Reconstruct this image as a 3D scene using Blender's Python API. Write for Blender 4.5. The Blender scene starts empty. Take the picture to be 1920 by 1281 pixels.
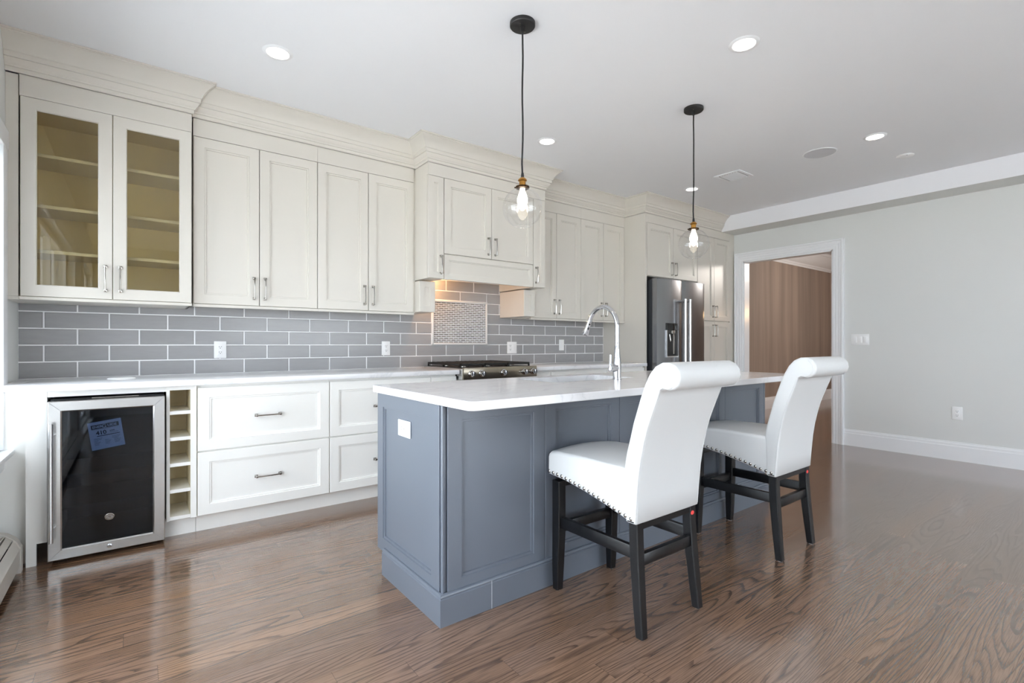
import bpy, bmesh, math, random
from mathutils import Vector, Matrix
random.seed(4)
C = bpy.context.scene.collection
SC = bpy.context.scene
PI = math.pi

# ------------------------------------------------------------------ camera
cam_d = bpy.data.cameras.new('camera')
cam = bpy.data.objects.new('camera', cam_d); C.objects.link(cam)
cam.location = (0, -4.0626, 1.1226)
cam.rotation_euler = (PI / 2, 0, math.radians(-37.2424))
cam_d.sensor_width = 36; cam_d.lens = 931.72 / 1920 * 36
cam_d.shift_y = 4.61 / 1920
cam_d.clip_start = 0.02
SC.camera = cam

# ------------------------------------------------------------------ view + world + daylight
SC.view_settings.view_transform = 'Standard'; SC.view_settings.look = 'None'
SC.view_settings.gamma = 1; SC.view_settings.use_curve_mapping = False
SC.view_settings.exposure = 0.16
SC.cycles.max_bounces = 10; SC.cycles.diffuse_bounces = 6; SC.cycles.glossy_bounces = 5
SC.cycles.transparent_max_bounces = 16; SC.cycles.transmission_bounces = 6
SC.cycles.sample_clamp_indirect = 6; SC.cycles.caustics_reflective = False; SC.cycles.caustics_refractive = False
SC.cycles.use_denoising = True
W = bpy.data.worlds.new('sky'); SC.world = W; W.use_nodes = True
bg = W.node_tree.nodes['Background']
bg.inputs[0].default_value = (0.81, 0.905, 1.0, 1); bg.inputs[1].default_value = 8.0

sun_d = bpy.data.lights.new('sun', 'SUN'); sun_d.energy = 45; sun_d.angle = math.radians(.6); sun_d.color = (1, .97, .92)
sun = bpy.data.objects.new('sun', sun_d); C.objects.link(sun)
sun.rotation_euler = Vector((-.42, -.34, -1)).to_track_quat('-Z', 'Y').to_euler()   # over the roof, onto the ground outside
XL, XR, ZC, YR = -0.541, 6.302, 2.743, -7.2      # left wall, right wall, ceiling, rear wall
# daylight windows, mostly unseen, placed and sized for the light they give: (y0, y1, z0, z1) in the left wall, (x0, x1, z0, z1) in the rear wall
WIN_L = [(-1.10, -0.55, 0.62, 2.12), (-3.95, -1.4, 0.06, 2.12), (-6.8, -5.2, 0.06, 2.2)]
WIN_R = [(1.5, 4.6, 0.06, 2.2)]
def portal(name, loc, rot, sx, sy):
    d = bpy.data.lights.new(name, 'AREA'); d.shape = 'RECTANGLE'; d.size = sx; d.size_y = sy
    d.cycles.is_portal = True
    o = bpy.data.objects.new(name, d); C.objects.link(o); o.location = loc; o.rotation_euler = rot
for a, b, z0, z1 in WIN_L:
    portal('daylight_portal', (XL - .13, (a + b) / 2, (z0 + z1) / 2), (0, -PI / 2, 0), z1 - z0, b - a)
for a, b, z0, z1 in WIN_R:
    portal('daylight_portal', ((a + b) / 2, YR - .13, (z0 + z1) / 2), (PI / 2, 0, 0), b - a, z1 - z0)

# ------------------------------------------------------------------ materials
def lin(r, g, b):
    f = lambda c: (c / 255 / 12.92) if c / 255 <= .04045 else ((c / 255 + .055) / 1.055) ** 2.4
    return (f(r), f(g), f(b), 1)
def mat(name, col, rough=.5, metal=0, **kw):
    m = bpy.data.materials.new(name); m.use_nodes = True
    p = m.node_tree.nodes['Principled BSDF']
    p.inputs['Base Color'].default_value = col; p.inputs['Roughness'].default_value = rough
    p.inputs['Metallic'].default_value = metal
    for k, v in kw.items(): p.inputs[k.replace('_', ' ')].default_value = v
    return m
class NT:
    def __init__(s, m): s.t = m.node_tree; s.n = s.t.nodes; s.l = s.t.links; s.p = s.n.get('Principled BSDF')
    def add(s, typ, **kw):
        n = s.n.new(typ)
        for k, v in kw.items(): setattr(n, k, v)
        return n
    def link(s, a, b): s.l.new(a, b)
    def put(s, sock, v):
        if isinstance(v, (int, float, tuple)): sock.default_value = v
        else: s.l.new(v, sock)
    def math(s, op, a, b=0.0, c=None):
        n = s.n.new('ShaderNodeMath'); n.operation = op
        s.put(n.inputs[0], a); s.put(n.inputs[1], b)
        if c is not None: s.put(n.inputs[2], c)
        return n.outputs[0]
    def xyz(s, x, y, z=0.0):
        n = s.n.new('ShaderNodeCombineXYZ')
        for i, v in enumerate((x, y, z)): s.put(n.inputs[i], v)
        return n.outputs[0]
    def pos(s):
        g = s.n.new('ShaderNodeNewGeometry'); q = s.n.new('ShaderNodeSeparateXYZ'); s.l.new(g.outputs['Position'], q.inputs[0])
        return q.outputs
    def noise(s, vec, scale=1, detail=2, rough=.5, dist=0):
        n = s.n.new('ShaderNodeTexNoise'); s.put(n.inputs['Vector'], vec)
        n.inputs['Scale'].default_value = scale; n.inputs['Detail'].default_value = detail
        n.inputs['Roughness'].default_value = rough; n.inputs['Distortion'].default_value = dist
        return n.outputs[0]
    def ramp(s, fac, stops):
        n = s.n.new('ShaderNodeValToRGB'); s.put(n.inputs[0], fac); e = n.color_ramp.elements
        e[0].position, e[0].color = stops[0]; e[1].position, e[1].color = stops[-1]
        for p_, c_ in stops[1:-1]:
            q = e.new(p_); q.color = c_
        return n.outputs[0]
    def mix(s, fac, a, b, blend='MIX'):
        n = s.n.new('ShaderNodeMix'); n.data_type = 'RGBA'; n.blend_type = blend
        s.put(n.inputs[0], fac); s.put(n.inputs[6], a); s.put(n.inputs[7], b)
        return n.outputs[2]
    def bump(s, h, strength=.2, dist=.01):
        n = s.n.new('ShaderNodeBump'); n.inputs['Strength'].default_value = strength; n.inputs['Distance'].default_value = dist
        s.l.new(h, n.inputs['Height']); s.l.new(n.outputs[0], s.p.inputs['Normal'])
def g(v): return (v, v, v, 1)

def paint(name, col, rough, amount=.03, scale=3.0):
    m = mat(name, col, rough); t = NT(m)
    x, y, z = t.pos()
    n = t.noise(t.xyz(x, y, z), scale, 3)
    f = t.math('MULTIPLY_ADD', n, amount * 2, 1 - amount)
    mx = t.mix(1.0, col, t.xyz(f, f, f), 'MULTIPLY')
    t.link(mx, t.p.inputs['Base Color'])
    fine = t.noise(t.xyz(x, y, z), 220, 2)
    t.bump(fine, .04, .002)
    return m
M = {}
M['cream'] = paint('cream_cabinet_paint', lin(212, 207, 198), .34, .012)
M['base_paint'] = paint('brightened_base_paint', lin(250, 249, 245), .34, .008)  # base cabinets: raised whiter than the cream to stand in for brighter low light
M['cream_inside'] = paint('cream_cabinet_interior', lin(226, 214, 184), .5, .015)
M['ceiling'] = paint('ceiling_paint', lin(238, 239, 242), .9, .012, 1.2)
M['wall'] = paint('greige_wall_paint', lin(222, 223, 221), .75, .015, 1.2)
M['trim'] = paint('white_trim_paint', lin(240, 241, 243), .35, .008)
M['beam'] = paint('white_beam_paint', lin(240, 240, 243), .7, .01)
M['island'] = paint('blue_grey_island_paint', lin(102, 108, 118), .36, .015)
M['grout'] = mat('white_grout', lin(242, 242, 243), .8)
M['black'] = mat('black_metal', lin(18, 18, 19), .45)
M['dark'] = mat('dark_interior', lin(14, 14, 15), .6)
M['black_iron'] = mat('black_cast_iron', lin(20, 20, 20), .5)
M['chrome'] = mat('polished_chrome', lin(205, 206, 210), .05, 1)
M['nickel'] = mat('polished_nickel', lin(170, 166, 160), .16, 1)
M['brass'] = mat('aged_brass', lin(176, 128, 62), .3, 1)
M['bronze'] = mat('dark_bronze', lin(58, 42, 28), .4, 1)
M['plastic'] = mat('white_plastic', lin(244, 244, 244), .35)
M['plastic_dark'] = mat('slot_dark', lin(40, 40, 42), .5)
M['grille'] = paint('speaker_grille_paint', lin(205, 205, 209), .8, .02, 80)
M['paper'] = mat('white_paper', lin(235, 240, 250), .7)
M['ink'] = mat('black_ink', lin(14, 16, 24), .6)
M['red'] = mat('red_sticker', lin(235, 75, 70), .5)
M['glide'] = mat('white_felt_glide', lin(225, 225, 225), .8)

# brushed steel
def steel(name, col, rough, *_): return mat(name, col, rough, 1)
M['steel'] = steel('brushed_stainless', lin(205, 204, 203), .27, 3, 3, 140)
M['steel_dark'] = steel('dark_stainless', lin(146, 147, 150), .23, 500, 500, 4)
M['steel_range'] = steel('warm_stainless', lin(150, 141, 126), .24, 6, 6, 500)

# glossy tile: every tile a little different
m = mat('grey_glazed_tile', lin(150, 150, 152), .22); t = NT(m)
gi = t.add('ShaderNodeNewGeometry')
x, y, z = t.pos()
blot = t.noise(t.xyz(t.math('MULTIPLY', x, 3), y, t.math('MULTIPLY', z, 14)), 3, 3)
f = t.math('ADD', t.math('MULTIPLY_ADD', gi.outputs['Random Per Island'], .10, .86), t.math('MULTIPLY', blot, .16))
t.link(t.mix(1.0, lin(158, 157, 158), t.xyz(f, f, f), 'MULTIPLY'), t.p.inputs['Base Color']); t.p.inputs['Specular IOR Level'].default_value = .35
t.bump(t.noise(t.xyz(t.math('MULTIPLY', x, 9), y, t.math('MULTIPLY', z, 22)), 1, 2), .35, .003)
M['tile'] = m
m = mat('mosaic_glass', lin(120, 112, 104), .12); t = NT(m)
gi = t.add('ShaderNodeNewGeometry')
t.link(t.ramp(gi.outputs['Random Per Island'], [(0, lin(104, 98, 94)), (.5, lin(128, 120, 114)), (1, lin(150, 144, 138))]), t.p.inputs['Base Color'])
M['mosaic'] = m

# white quartz with faint veins
m = mat('white_quartz', lin(240, 240, 242), .12); t = NT(m)
x, y, z = t.pos()
n1 = t.noise(t.xyz(t.math('MULTIPLY', x, 1.2), t.math('MULTIPLY', y, 2.6), z), 1.6, 5, .6, 1.2)
v = t.math('ABSOLUTE', t.math('SUBTRACT', n1, .5))
t.link(t.ramp(v, [(0, lin(228, 229, 232)), (.012, lin(238, 238, 240)), (.04, lin(243, 243, 245)), (1, lin(243, 243, 245))]), t.p.inputs['Base Color'])
M['quartz'] = m

# leather
m = mat('white_leather', lin(218, 219, 219), .36); t = NT(m)
x, y, z = t.pos()
vo = t.add('ShaderNodeTexVoronoi'); vo.inputs['Scale'].default_value = 420; t.link(t.xyz(x, y, z), vo.inputs['Vector'])
wr = t.noise(t.xyz(x, y, z), 7, 3)
t.bump(t.math('ADD', t.math('MULTIPLY', vo.outputs[0], .15), t.math('MULTIPLY', wr, 1.3)), .12, .006)
M['leather'] = m
m = mat('black_lacquered_wood', lin(22, 22, 25), .3); t = NT(m)
x, y, z = t.pos()
n = t.noise(t.xyz(t.math('MULTIPLY', x, 60), t.math('MULTIPLY', y, 60), t.math('MULTIPLY', z, 4)), 1, 3)
t.link(t.ramp(n, [(.3, lin(10, 10, 12)), (.8, lin(18, 18, 21))]), t.p.inputs['Base Color'])
t.link(t.math('MULTIPLY_ADD', n, .2, .22), t.p.inputs['Roughness'])
M['black_wood'] = m

# thin clear glass, tinted glass
def thin_glass(name, tint, spec=1.0, ior=1.45, rough=.0):
    m = bpy.data.materials.new(name); m.use_nodes = True; t = NT(m); t.n.remove(t.p)
    tr = t.add('ShaderNodeBsdfTransparent'); tr.inputs[0].default_value = tint
    gl = t.add('ShaderNodeBsdfGlossy'); gl.inputs['Roughness'].default_value = rough; gl.inputs[0].default_value = g(spec)
    fr = t.add('ShaderNodeLayerWeight'); fr.inputs[0].default_value = .5
    ff = t.math('MULTIPLY_ADD', t.math('POWER', fr.outputs['Facing'], 4.0), .6, .045)
    mx = t.add('ShaderNodeMixShader'); t.link(ff, mx.inputs[0]); t.link(tr.outputs[0], mx.inputs[1]); t.link(gl.outputs[0], mx.inputs[2])
    t.link(mx.outputs[0], t.n['Material Output'].inputs[0])
    return m
M['glass'] = thin_glass('cabinet_glass', (.86, .83, .72, 1), 1.0, 1.5)
M['clear'] = thin_glass('clear_globe_glass', (.97, .97, .97, 1), 1.0, 1.5)
M['window_glass'] = thin_glass('window_glass', (.98, .98, .98, 1), .6, 1.4)
M['dark_glass'] = thin_glass('tinted_cooler_glass', (.46, .52, .61, 1), .8, 1.5, .02)

def emit(name, col, s):
    m = bpy.data.materials.new(name); m.use_nodes = True; t = NT(m); t.n.remove(t.p)
    e = t.add('ShaderNodeEmission'); e.inputs[0].default_value = col; e.inputs[1].default_value = s
    t.link(e.outputs[0], t.n['Material Output'].inputs[0]); return m
M['lamp'] = emit('downlight_glow', (1, .95, .86, 1), 6)
M['filament'] = emit('bulb_glow', (1, .80, .55, 1), 40)
M['bulb'] = emit('bulb_envelope_glow', (1, .88, .70, 1), 7)
M['hoodlamp'] = emit('hood_lamp_glow', (1, .72, .42, 1), 12)

# taupe hall wall with faint upright streaks
m = mat('taupe_hall_wall', lin(150, 135, 124), .6); t = NT(m)
x, y, z = t.pos()
n = t.noise(t.xyz(t.math('MULTIPLY', x, 5), y, t.math('MULTIPLY', z, .25)), 1, 4, .6)
t.link(t.ramp(n, [(.3, lin(134, 121, 112)), (.7, lin(168, 150, 137))]), t.p.inputs['Base Color'])
M['taupe'] = m

# stained oak boards running along x
m = mat('stained_oak_boards', lin(110, 80, 64), .2); t = NT(m)
x, y, z = t.pos()
BW, BL = .1016, 1.35
row = t.math('FLOOR', t.math('DIVIDE', y, BW))
wn = t.add('ShaderNodeTexWhiteNoise', noise_dimensions='1D'); t.link(row, wn.inputs['W'])
xs = t.math('DIVIDE', t.math('ADD', x, t.math('MULTIPLY', wn.outputs[0], 7.3)), BL)
seg = t.math('FLOOR', xs)
wn2 = t.add('ShaderNodeTexWhiteNoise', noise_dimensions='2D'); t.link(t.xyz(row, seg), wn2.inputs['Vector'])
r = wn2.outputs[0]
base = t.noise(t.xyz(t.math('MULTIPLY_ADD', x, .6, t.math('MULTIPLY', r, 41)), t.math('MULTIPLY_ADD', y, 7.0, t.math('MULTIPLY', r, 17)), t.math('MULTIPLY', r, 60)), 1, 1.2, .45)
wob = t.noise(t.xyz(t.math('MULTIPLY', x, 7), t.math('MULTIPLY', y, 45), r), 1, 2)
v = t.math('ADD', t.math('ADD', t.math('MULTIPLY', base, 22), t.math('MULTIPLY', wob, .45)), t.math('MULTIPLY', y, t.math('MULTIPLY_ADD', r, 170, -60)))
fr = t.math('FRACT', v)
pore = t.noise(t.xyz(t.math('MULTIPLY', x, 10), t.math('MULTIPLY', y, 420), r), 1, 2, .6)
ringc = t.ramp(fr, [(0, g(.95)), (.45, g(1.0)), (.66, g(.84)), (.83, g(.48)), (.95, g(.42)), (1, g(.9))])
porec = t.ramp(pore, [(.34, g(.50)), (.54, g(1.0)), (1, g(1.06))])
tone = t.ramp(r, [(0, lin(122, 92, 70)), (.35, lin(143, 111, 88)), (.65, lin(134, 106, 88)), (1, lin(152, 115, 86))])
big = t.noise(t.xyz(x, t.math('MULTIPLY', y, 2)), .9, 2)
tone = t.mix(t.math('MULTIPLY', big, .5), tone, lin(121, 102, 90))
col = t.mix(.85, tone, ringc, 'MULTIPLY'); col = t.mix(.8, col, porec, 'MULTIPLY')
fy = t.math('FRACT', t.math('DIVIDE', y, BW)); fx = t.math('FRACT', xs)
seam = t.math('MINIMUM', t.math('GREATER_THAN', fy, .014), t.math('GREATER_THAN', fx, .0016))
col = t.mix(t.math('MULTIPLY_ADD', seam, -.4, .4), col, lin(40, 30, 25))
t.link(col, t.p.inputs['Base Color'])
t.link(t.math('MULTIPLY_ADD', big, .10, .14), t.p.inputs['Roughness'])
wave = t.noise(t.xyz(t.math('MULTIPLY', x, 2.5), t.math('MULTIPLY', y, 5)), 1, 2)
hh = t.math('ADD', t.math('MULTIPLY', fr, -.08), t.math('ADD', t.math('MULTIPLY', wave, .9), t.math('MULTIPLY', seam, .12)))
t.bump(hh, .12, .01)
t.p.inputs['Coat Weight'].default_value = .8; t.p.inputs['Coat Roughness'].default_value = .12
M['oak'] = m

# ------------------------------------------------------------------ geometry helpers
class MB:
    """collects shapes in world coordinates; build() links ONE mesh object"""
    def __init__(s): s.b = bmesh.new()
    def box(s, x0, x1, y0, y1, z0, z1, bev=0.0, seg=2):
        n0 = len(s.b.verts)
        vs = [s.b.verts.new(p) for p in ((x0, y0, z0), (x1, y0, z0), (x1, y1, z0), (x0, y1, z0), (x0, y0, z1), (x1, y0, z1), (x1, y1, z1), (x0, y1, z1))]
        fs = [s.b.faces.new([vs[i] for i in q]) for q in ((0, 3, 2, 1), (4, 5, 6, 7), (0, 1, 5, 4), (1, 2, 6, 5), (2, 3, 7, 6), (3, 0, 4, 7))]
        bmesh.ops.recalc_face_normals(s.b, faces=fs)
        if bev:
            es = list({e for f in fs for e in f.edges})
            bmesh.ops.bevel(s.b, geom=es, offset=bev, segments=seg, affect='EDGES', profile=.5)
        return s
    def loft(s, rings, cap=True, closed=True):
        vr = [[s.b.verts.new(p) for p in rg] for rg in rings]
        fs = []
        for a, b in zip(vr, vr[1:]):
            n = len(a)
            for i in range(n if closed else n - 1):
                j = (i + 1) % n
                fs.append(s.b.faces.new((a[i], a[j], b[j], b[i])))
        if cap:
            fs.append(s.b.faces.new(vr[0][::-1])); fs.append(s.b.faces.new(vr[-1]))
        bmesh.ops.recalc_face_normals(s.b, faces=fs)
        return s
    def lathe(s, c, prof, n=32, axis='z', cap=False):
        rings = []
        for r_, h in prof:
            rg = []
            for i in range(n):
                a = 2 * PI * i / n; u, v = r_ * math.cos(a), r_ * math.sin(a)
                rg.append({'z': (c[0] + u, c[1] + v, c[2] + h), 'y': (c[0] + u, c[1] + h, c[2] + v), 'x': (c[0] + h, c[1] + u, c[2] + v)}[axis])
            rings.append(rg)
        return s.loft(rings, cap)
    def tube(s, pts, rad, n=10, cap=True, flat=1.0):
        pts = [Vector(p) for p in pts]
        rings = []; up = None
        for i, p in enumerate(pts):
            d = (pts[min(i + 1, len(pts) - 1)] - pts[max(i - 1, 0)]).normalized()
            if up is None:
                up = Vector((0, 0, 1)) if abs(d.z) < .9 else Vector((1, 0, 0))
            sd = d.cross(up).normalized(); up = sd.cross(d).normalized()
            r_ = rad[i] if isinstance(rad, (list, tuple)) else rad
            rings.append([tuple(p + sd * r_ * math.cos(2 * PI * k / n) + up * r_ * flat * math.sin(2 * PI * k / n)) for k in range(n)])
        return s.loft(rings, cap)
    def panel(s, O, U, V, N, w, h, rings, depth=.02):
        """a moulded board: rings = (inset, sink) pairs from the rim inwards; O lower corner on the front plane"""
        O, U, V, N = Vector(O), Vector(U), Vector(V), Vector(N)
        def rect(i, d): return [tuple(O + U * a + V * b - N * d) for a, b in ((i, i), (w - i, i), (w - i, h - i), (i, h - i))]
        rr = [rect(0, depth), rect(0, .002), rect(.002, 0)] + [rect(i, d) for i, d in rings]
        return s.loft(rr, True)
    def build(s, name, m, parent=None, smooth=35):
        me = bpy.data.meshes.new(name)
        org = Vector((0, 0, 0))
        o = bpy.data.objects.new(name, me); C.objects.link(o)
        if parent is not None:
            o.parent = parent
            r_ = parent
            while r_.parent: r_ = r_.parent
            org = Vector(r_.location)
            for v in s.b.verts: v.co -= org
        s.b.normal_update()
        s.b.to_mesh(me); s.b.free()
        if m is not None: me.materials.append(m)
        if smooth:
            for p in me.polygons: p.use_smooth = True
            me.set_sharp_from_angle(angle=math.radians(smooth))
        return o
def empty(name, loc, label, cat, group=None):
    o = bpy.data.objects.new(name, None); C.objects.link(o); o.location = loc; o.empty_display_size = .1
    return tag(o, label, cat, group)
def tag(o, label, cat, group=None):
    o['label'] = label; o['category'] = cat
    if group: o['group'] = group
    return o
def struct(o): o['kind'] = 'structure'; return o
def dup(root, loc, label, group=None, rotz=None):
    r_ = root.copy(); C.objects.link(r_); r_.location = loc; r_['label'] = label
    if group: r_['group'] = group
    if rotz is not None: r_.rotation_euler = (0, 0, rotz)
    for ch in list(root.children):
        c_ = ch.copy(); C.objects.link(c_); c_.parent = r_
        for gg in list(ch.children):
            d_ = gg.copy(); C.objects.link(d_); d_.parent = c_
    return r_
X_, Y_, Z_ = Vector((1, 0, 0)), Vector((0, 1, 0)), Vector((0, 0, 1))
SH = [(.060, 0), (.0615, .005), (.070, .005), (.0715, .012)]       # shaker door with an inner bead
SH_N = [(.042, 0), (.0435, .005), (.050, .005), (.0515, .011)]
def door(x0, x1, z0, z1, y, name='door', parent=None, rings=SH, depth=.02, m=None):
    b = MB(); gp = .0021
    b.panel((x0 + gp, y, z0 + gp), X_, Z_, -Y_, x1 - x0 - 2 * gp, z1 - z0 - 2 * gp, rings, depth)
    return b.build(name, m or M['cream'], parent, 25)

# one bow pull, copied everywhere (upright and level)
def pull_mesh(level):
    b = MB(); L = .146; pts = []; rad = []
    for i in range(15):
        t_ = i / 14 * 2 - 1
        pts.append((0, -.026 - .006 * (1 - t_ * t_), t_ * L / 2 * .97)); rad.append(.0042 + .0014 * t_ ** 4)
    b.tube(pts, rad, 10)
    for s_ in (-1, 1):
        zz = s_ * L / 2 * .94
        b.box(-.0065, .0065, -.030, -.0, zz - .0055, zz + .0055, .0015)
        b.box(-.009, .009, -.004, 0, zz - .009, zz + .009, .001)
    o = b.build('handle', M['nickel']); me = o.data
    if level: me.transform(Matrix.Rotation(PI / 2, 4, 'Y'))
    bpy.data.objects.remove(o); return me
PULL_V, PULL_H = pull_mesh(False), pull_mesh(True)
def pull(parent, x, y, z, level=False):
    o = bpy.data.objects.new('handle', PULL_H if level else PULL_V); C.objects.link(o); o.parent = parent
    r_ = parent
    while r_.parent: r_ = r_.parent
    o.location = Vector((x, y, z)) - Vector(r_.location)
    return o

# ------------------------------------------------------------------ the room shell
XH = 11.4                                     # far end of the hall
struct(MB().box(XL - .2, XH + .2, YR - .2, .3, -.1, 0).build('floor', M['oak'], None, 0))
struct(MB().box(XL - .2, XR + .12, YR - .2, .15, ZC, ZC + .1).build('ceiling', M['ceiling'], None, 0))
struct(MB().box(XL - .2, XR + .001, 0, .15, 0, ZC).build('wall_back', M['wall'], None, 0))
def holed(name, fixed, axis, a0, a1, holes, m, t0, t1):
    """a wall plate with rectangular openings, holes sorted along the wall"""
    b = MB(); cur = a0
    def bx(p, q, z0, z1):
        if axis == 'y': b.box(t0, t1, p, q, z0, z1)
        else: b.box(p, q, t0, t1, z0, z1)
    for p, q, z0, z1 in sorted(holes):
        bx(cur, p, 0, ZC)
        if z0 > 0: bx(p, q, 0, z0)
        bx(p, q, z1, ZC); cur = q
    bx(cur, a1, 0, ZC)
    return struct(b.build(name, m, None, 0))
holed('wall_left', XL, 'y', YR, 0, WIN_L, M['wall'], XL - .15, XL)
holed('wall_rear', YR, 'x', XL, XR, WIN_R, M['wall'], YR - .15, YR)
DOOR = (-1.783, -.742, 0, 2.192)
holed('wall_right', XR, 'y', YR, .001, [DOOR], M['wall'], XR, XR + .12)
# left and rear windows: casing, sash bars and panes
k = 1
for a, b_, z0, z1 in WIN_L:
    w = MB(); c = .10
    w.box(XL, XL + .022, b_, b_ + c, z0 - .03, z1 + c, .004); w.box(XL, XL + .022, a - c, a, z0 - .03, z1 + c, .004)
    w.box(XL, XL + .026, a - c, b_ + c, z1, z1 + c, .004)
    w.box(XL - .02, XL + .060, a - c - .02, b_ + c + .02, z0 - .055, z0 - .03, .006)
    w.box(XL, XL + .022, a - c, b_ + c, z0 - .13, z0 - .055, .004)
    for q in (a + .02, (a + b_) / 2, b_ - .02): w.box(XL - .1, XL - .05, q - .025, q + .025, z0, z1)
    for q in (z0 + .02, (z0 + z1) / 2, z1 - .02): w.box(XL - .1, XL - .05, a, b_, q - .025, q + .025)
    o = struct(w.build('window_%d' % k, M['trim']))
    MB().box(XL - .078, XL - .074, a, b_, z0, z1).build('pane', M['window_glass'], o, 0); k += 1
for a, b_, z0, z1 in WIN_R:
    w = MB(); c = .10
    w.box(a - c, a, YR, YR + .022, 0, z1 + c, .004); w.box(b_, b_ + c, YR, YR + .022, 0, z1 + c, .004)
    w.box(a - c, b_ + c, YR, YR + .022, z1, z1 + c, .004)
    n = 2 if b_ - a < 2.2 else 3
    for i in range(n + 1):
        q = a + (b_ - a) * i / n; w.box(q - .04, q + .04, YR - .1, YR - .05, z0, z1)
    for q in (z0 + .05, z1 - .04): w.box(a, b_, YR - .1, YR - .05, q - .05, q + .05)
    o = struct(w.build('window_%d' % k, M['trim']))
    MB().box(a, b_, YR - .078, YR - .074, z0, z1).build('pane', M['window_glass'], o, 0); k += 1
# unseen ground outside, added to bounce sun and sky up to the ceiling
b = MB(); b.box(-30, 40, -40, YR - .3, -.5, -.3); b.box(-30, XL - .25, YR - .3, 10, -.5, -.3)
struct(b.build('ground', mat('outside_bounce_ground', lin(176, 178, 178), .9), None, 0))

# beam along the right wall
o = struct(MB().box(5.98, XR, YR, -.625, 2.552, ZC, .002).build('trim_1', M['beam'], None, 0))
o.data.materials.append(M['wall'])              # the underside is painted like the wall
for p in o.data.polygons:
    if p.normal.z < -.9: p.material_index = 1
# door casing on the right wall and lining of the opening
def casing_ring(prof, y0, y1, z1):
    """profile (out, proj): out = distance from the opening, proj = towards the room (-x)"""
    rings = []
    for y, z, sy, sz in ((y1, 0, 1, 0), (y1, z1, 1, 1), (y0, z1, -1, 1), (y0, 0, -1, 0)):
        rings.append([(XR - p_, y + sy * o_, z + sz * o_) for o_, p_ in prof])
    return rings
PROF = [(0, 0), (0, .012), (.006, .016), (.03, .016), (.034, .020), (.058, .020), (.064, .024), (.086, .026), (.092, .034), (.108, .034), (.112, .030), (.112, 0)]
b = MB(); b.loft(casing_ring(PROF, DOOR[0], DOOR[1], DOOR[3]))
b.box(XR - .001, XR + .121, DOOR[1] - .016, DOOR[1], 0, DOOR[3])
b.box(XR - .001, XR + .121, DOOR[0], DOOR[0] + .016, 0, DOOR[3])
b.box(XR - .001, XR + .121, DOOR[0], DOOR[1], DOOR[3] - .016, DOOR[3])
struct(b.build('door_1', M['trim'], None, 25))
def base_prof(h): return [(0, 0), (.016, 0), (.016, h - .045), (.012, h - .038), (.012, h - .018), (.008, h - .010), (.008, h), (0, h)]
def baseboard(name, p0, p1, nrm, h=.18):
    p0, p1, nrm = Vector(p0), Vector(p1), Vector(nrm)
    rings = [[tuple(p + nrm * d + Z_ * z) for d, z in base_prof(h)] for p in (p0, p1)]
    return struct(MB().loft(rings).build(name, M['trim'], None, 25))
baseboard('baseboard_right', (XR, DOOR[0] - .112, 0), (XR, YR, 0), (-1, 0, 0))
# the hall beyond the doorway
HY = .11
struct(MB().box(XR + .12, XH, HY, HY + .1, 0, 2.95).build('wall_hall', M['taupe'], None, 0))
struct(MB().box(XH, XH + .1, -4.5, HY + .1, 0, 2.95).build('wall_hall_end', M['taupe'], None, 0))
struct(MB().box(XR + .12, XH + .1, -4.5, HY + .1, 2.88, 2.98).build('ceiling_hall', M['ceiling'], None, 0))
struct(MB().box(XR + .12, XH, -4.5, -4.4, 0, 2.95).build('wall_hall_near', M['taupe'], None, 0))
baseboard('baseboard_hall', (XR + .12, HY, 0), (XH, HY, 0), (0, -1, 0), .2)
baseboard('baseboard_hall_end', (XH, HY, 0), (XH, -4.4, 0), (-1, 0, 0), .2)
CR = [(0, .30), (.008, .30), (.012, .27), (.02, .262), (.026, .235), (.05, .215), (.085, .17), (.12, .10), (.14, .06), (.145, .05), (.16, .05), (.16, .02), (.17, .0), (0, 0)]
rings = [[(x_, HY - d, 2.88 - h) for d, h in CR] for x_ in (XR + .12, XH)]
struct(MB().loft(rings).build('trim_2', M['trim'], None, 25))
hl = bpy.data.lights.new('hall_fill_light', 'POINT'); hl.energy = 95; hl.color = (1, .92, .84); hl.shadow_soft_size = .15  # added fill for the hall, no fixture; kept clear of floor reflections
o = bpy.data.objects.new('hall_fill_light', hl); C.objects.link(o); o.location = (9.0, -2.3, 2.5)
hl = bpy.data.lights.new('jamb_glow_light', 'POINT'); hl.energy = .55; hl.color = (1, .62, .30); hl.shadow_soft_size = .03  # added point light for the warm glow on the jamb, no fixture
o = bpy.data.objects.new('jamb_glow_light', hl); C.objects.link(o); o.location = (6.36, -.86, 1.52)

# ------------------------------------------------------------------ upper cabinets
YU, YG, YH, YF = -.33, -.38, -.55, -.62
def upper(name, x0, x1, label):
    t_ = empty(name, (x0, 0, 1.36), label, 'cabinet', 'wall cabinets with two doors')
    MB().box(x0 + .0005, x1 - .0005, YU + .021, -.0135, 1.378, 2.558).build('body', M['cream'], t_, 0)
    MB().box(x0 + .0005, x1 - .0005, YU + .001, YU + .0205, 2.447, 2.558).build('frieze', M['cream'], t_, 0)
    MB().box(x0, x1, YU - .006, YU + .02, 1.36, 1.378, .002).build('light_rail', M['cream'], t_, 0)
    xm = (x0 + x1) / 2
    for i, (a, b_) in enumerate(((x0, xm), (xm, x1))):
        d = door(a, b_, 1.379, 2.446, YU, 'door', t_)
        pull(d, xm + (.034 if i else -.034), YU, 1.498)
    return t_
upper('upper_cabinet', .297, 1.0615, 'cream two-door wall cabinet right next to the glass-fronted cabinet')
upper('upper_cabinet', 1.0615, 1.826, 'cream two-door wall cabinet between its matching twin and the near side of the hood surround')
upper('upper_cabinet', 3.061, 3.751, 'cream two-door wall cabinet just past the hood surround, above the wide outlet plate')
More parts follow.
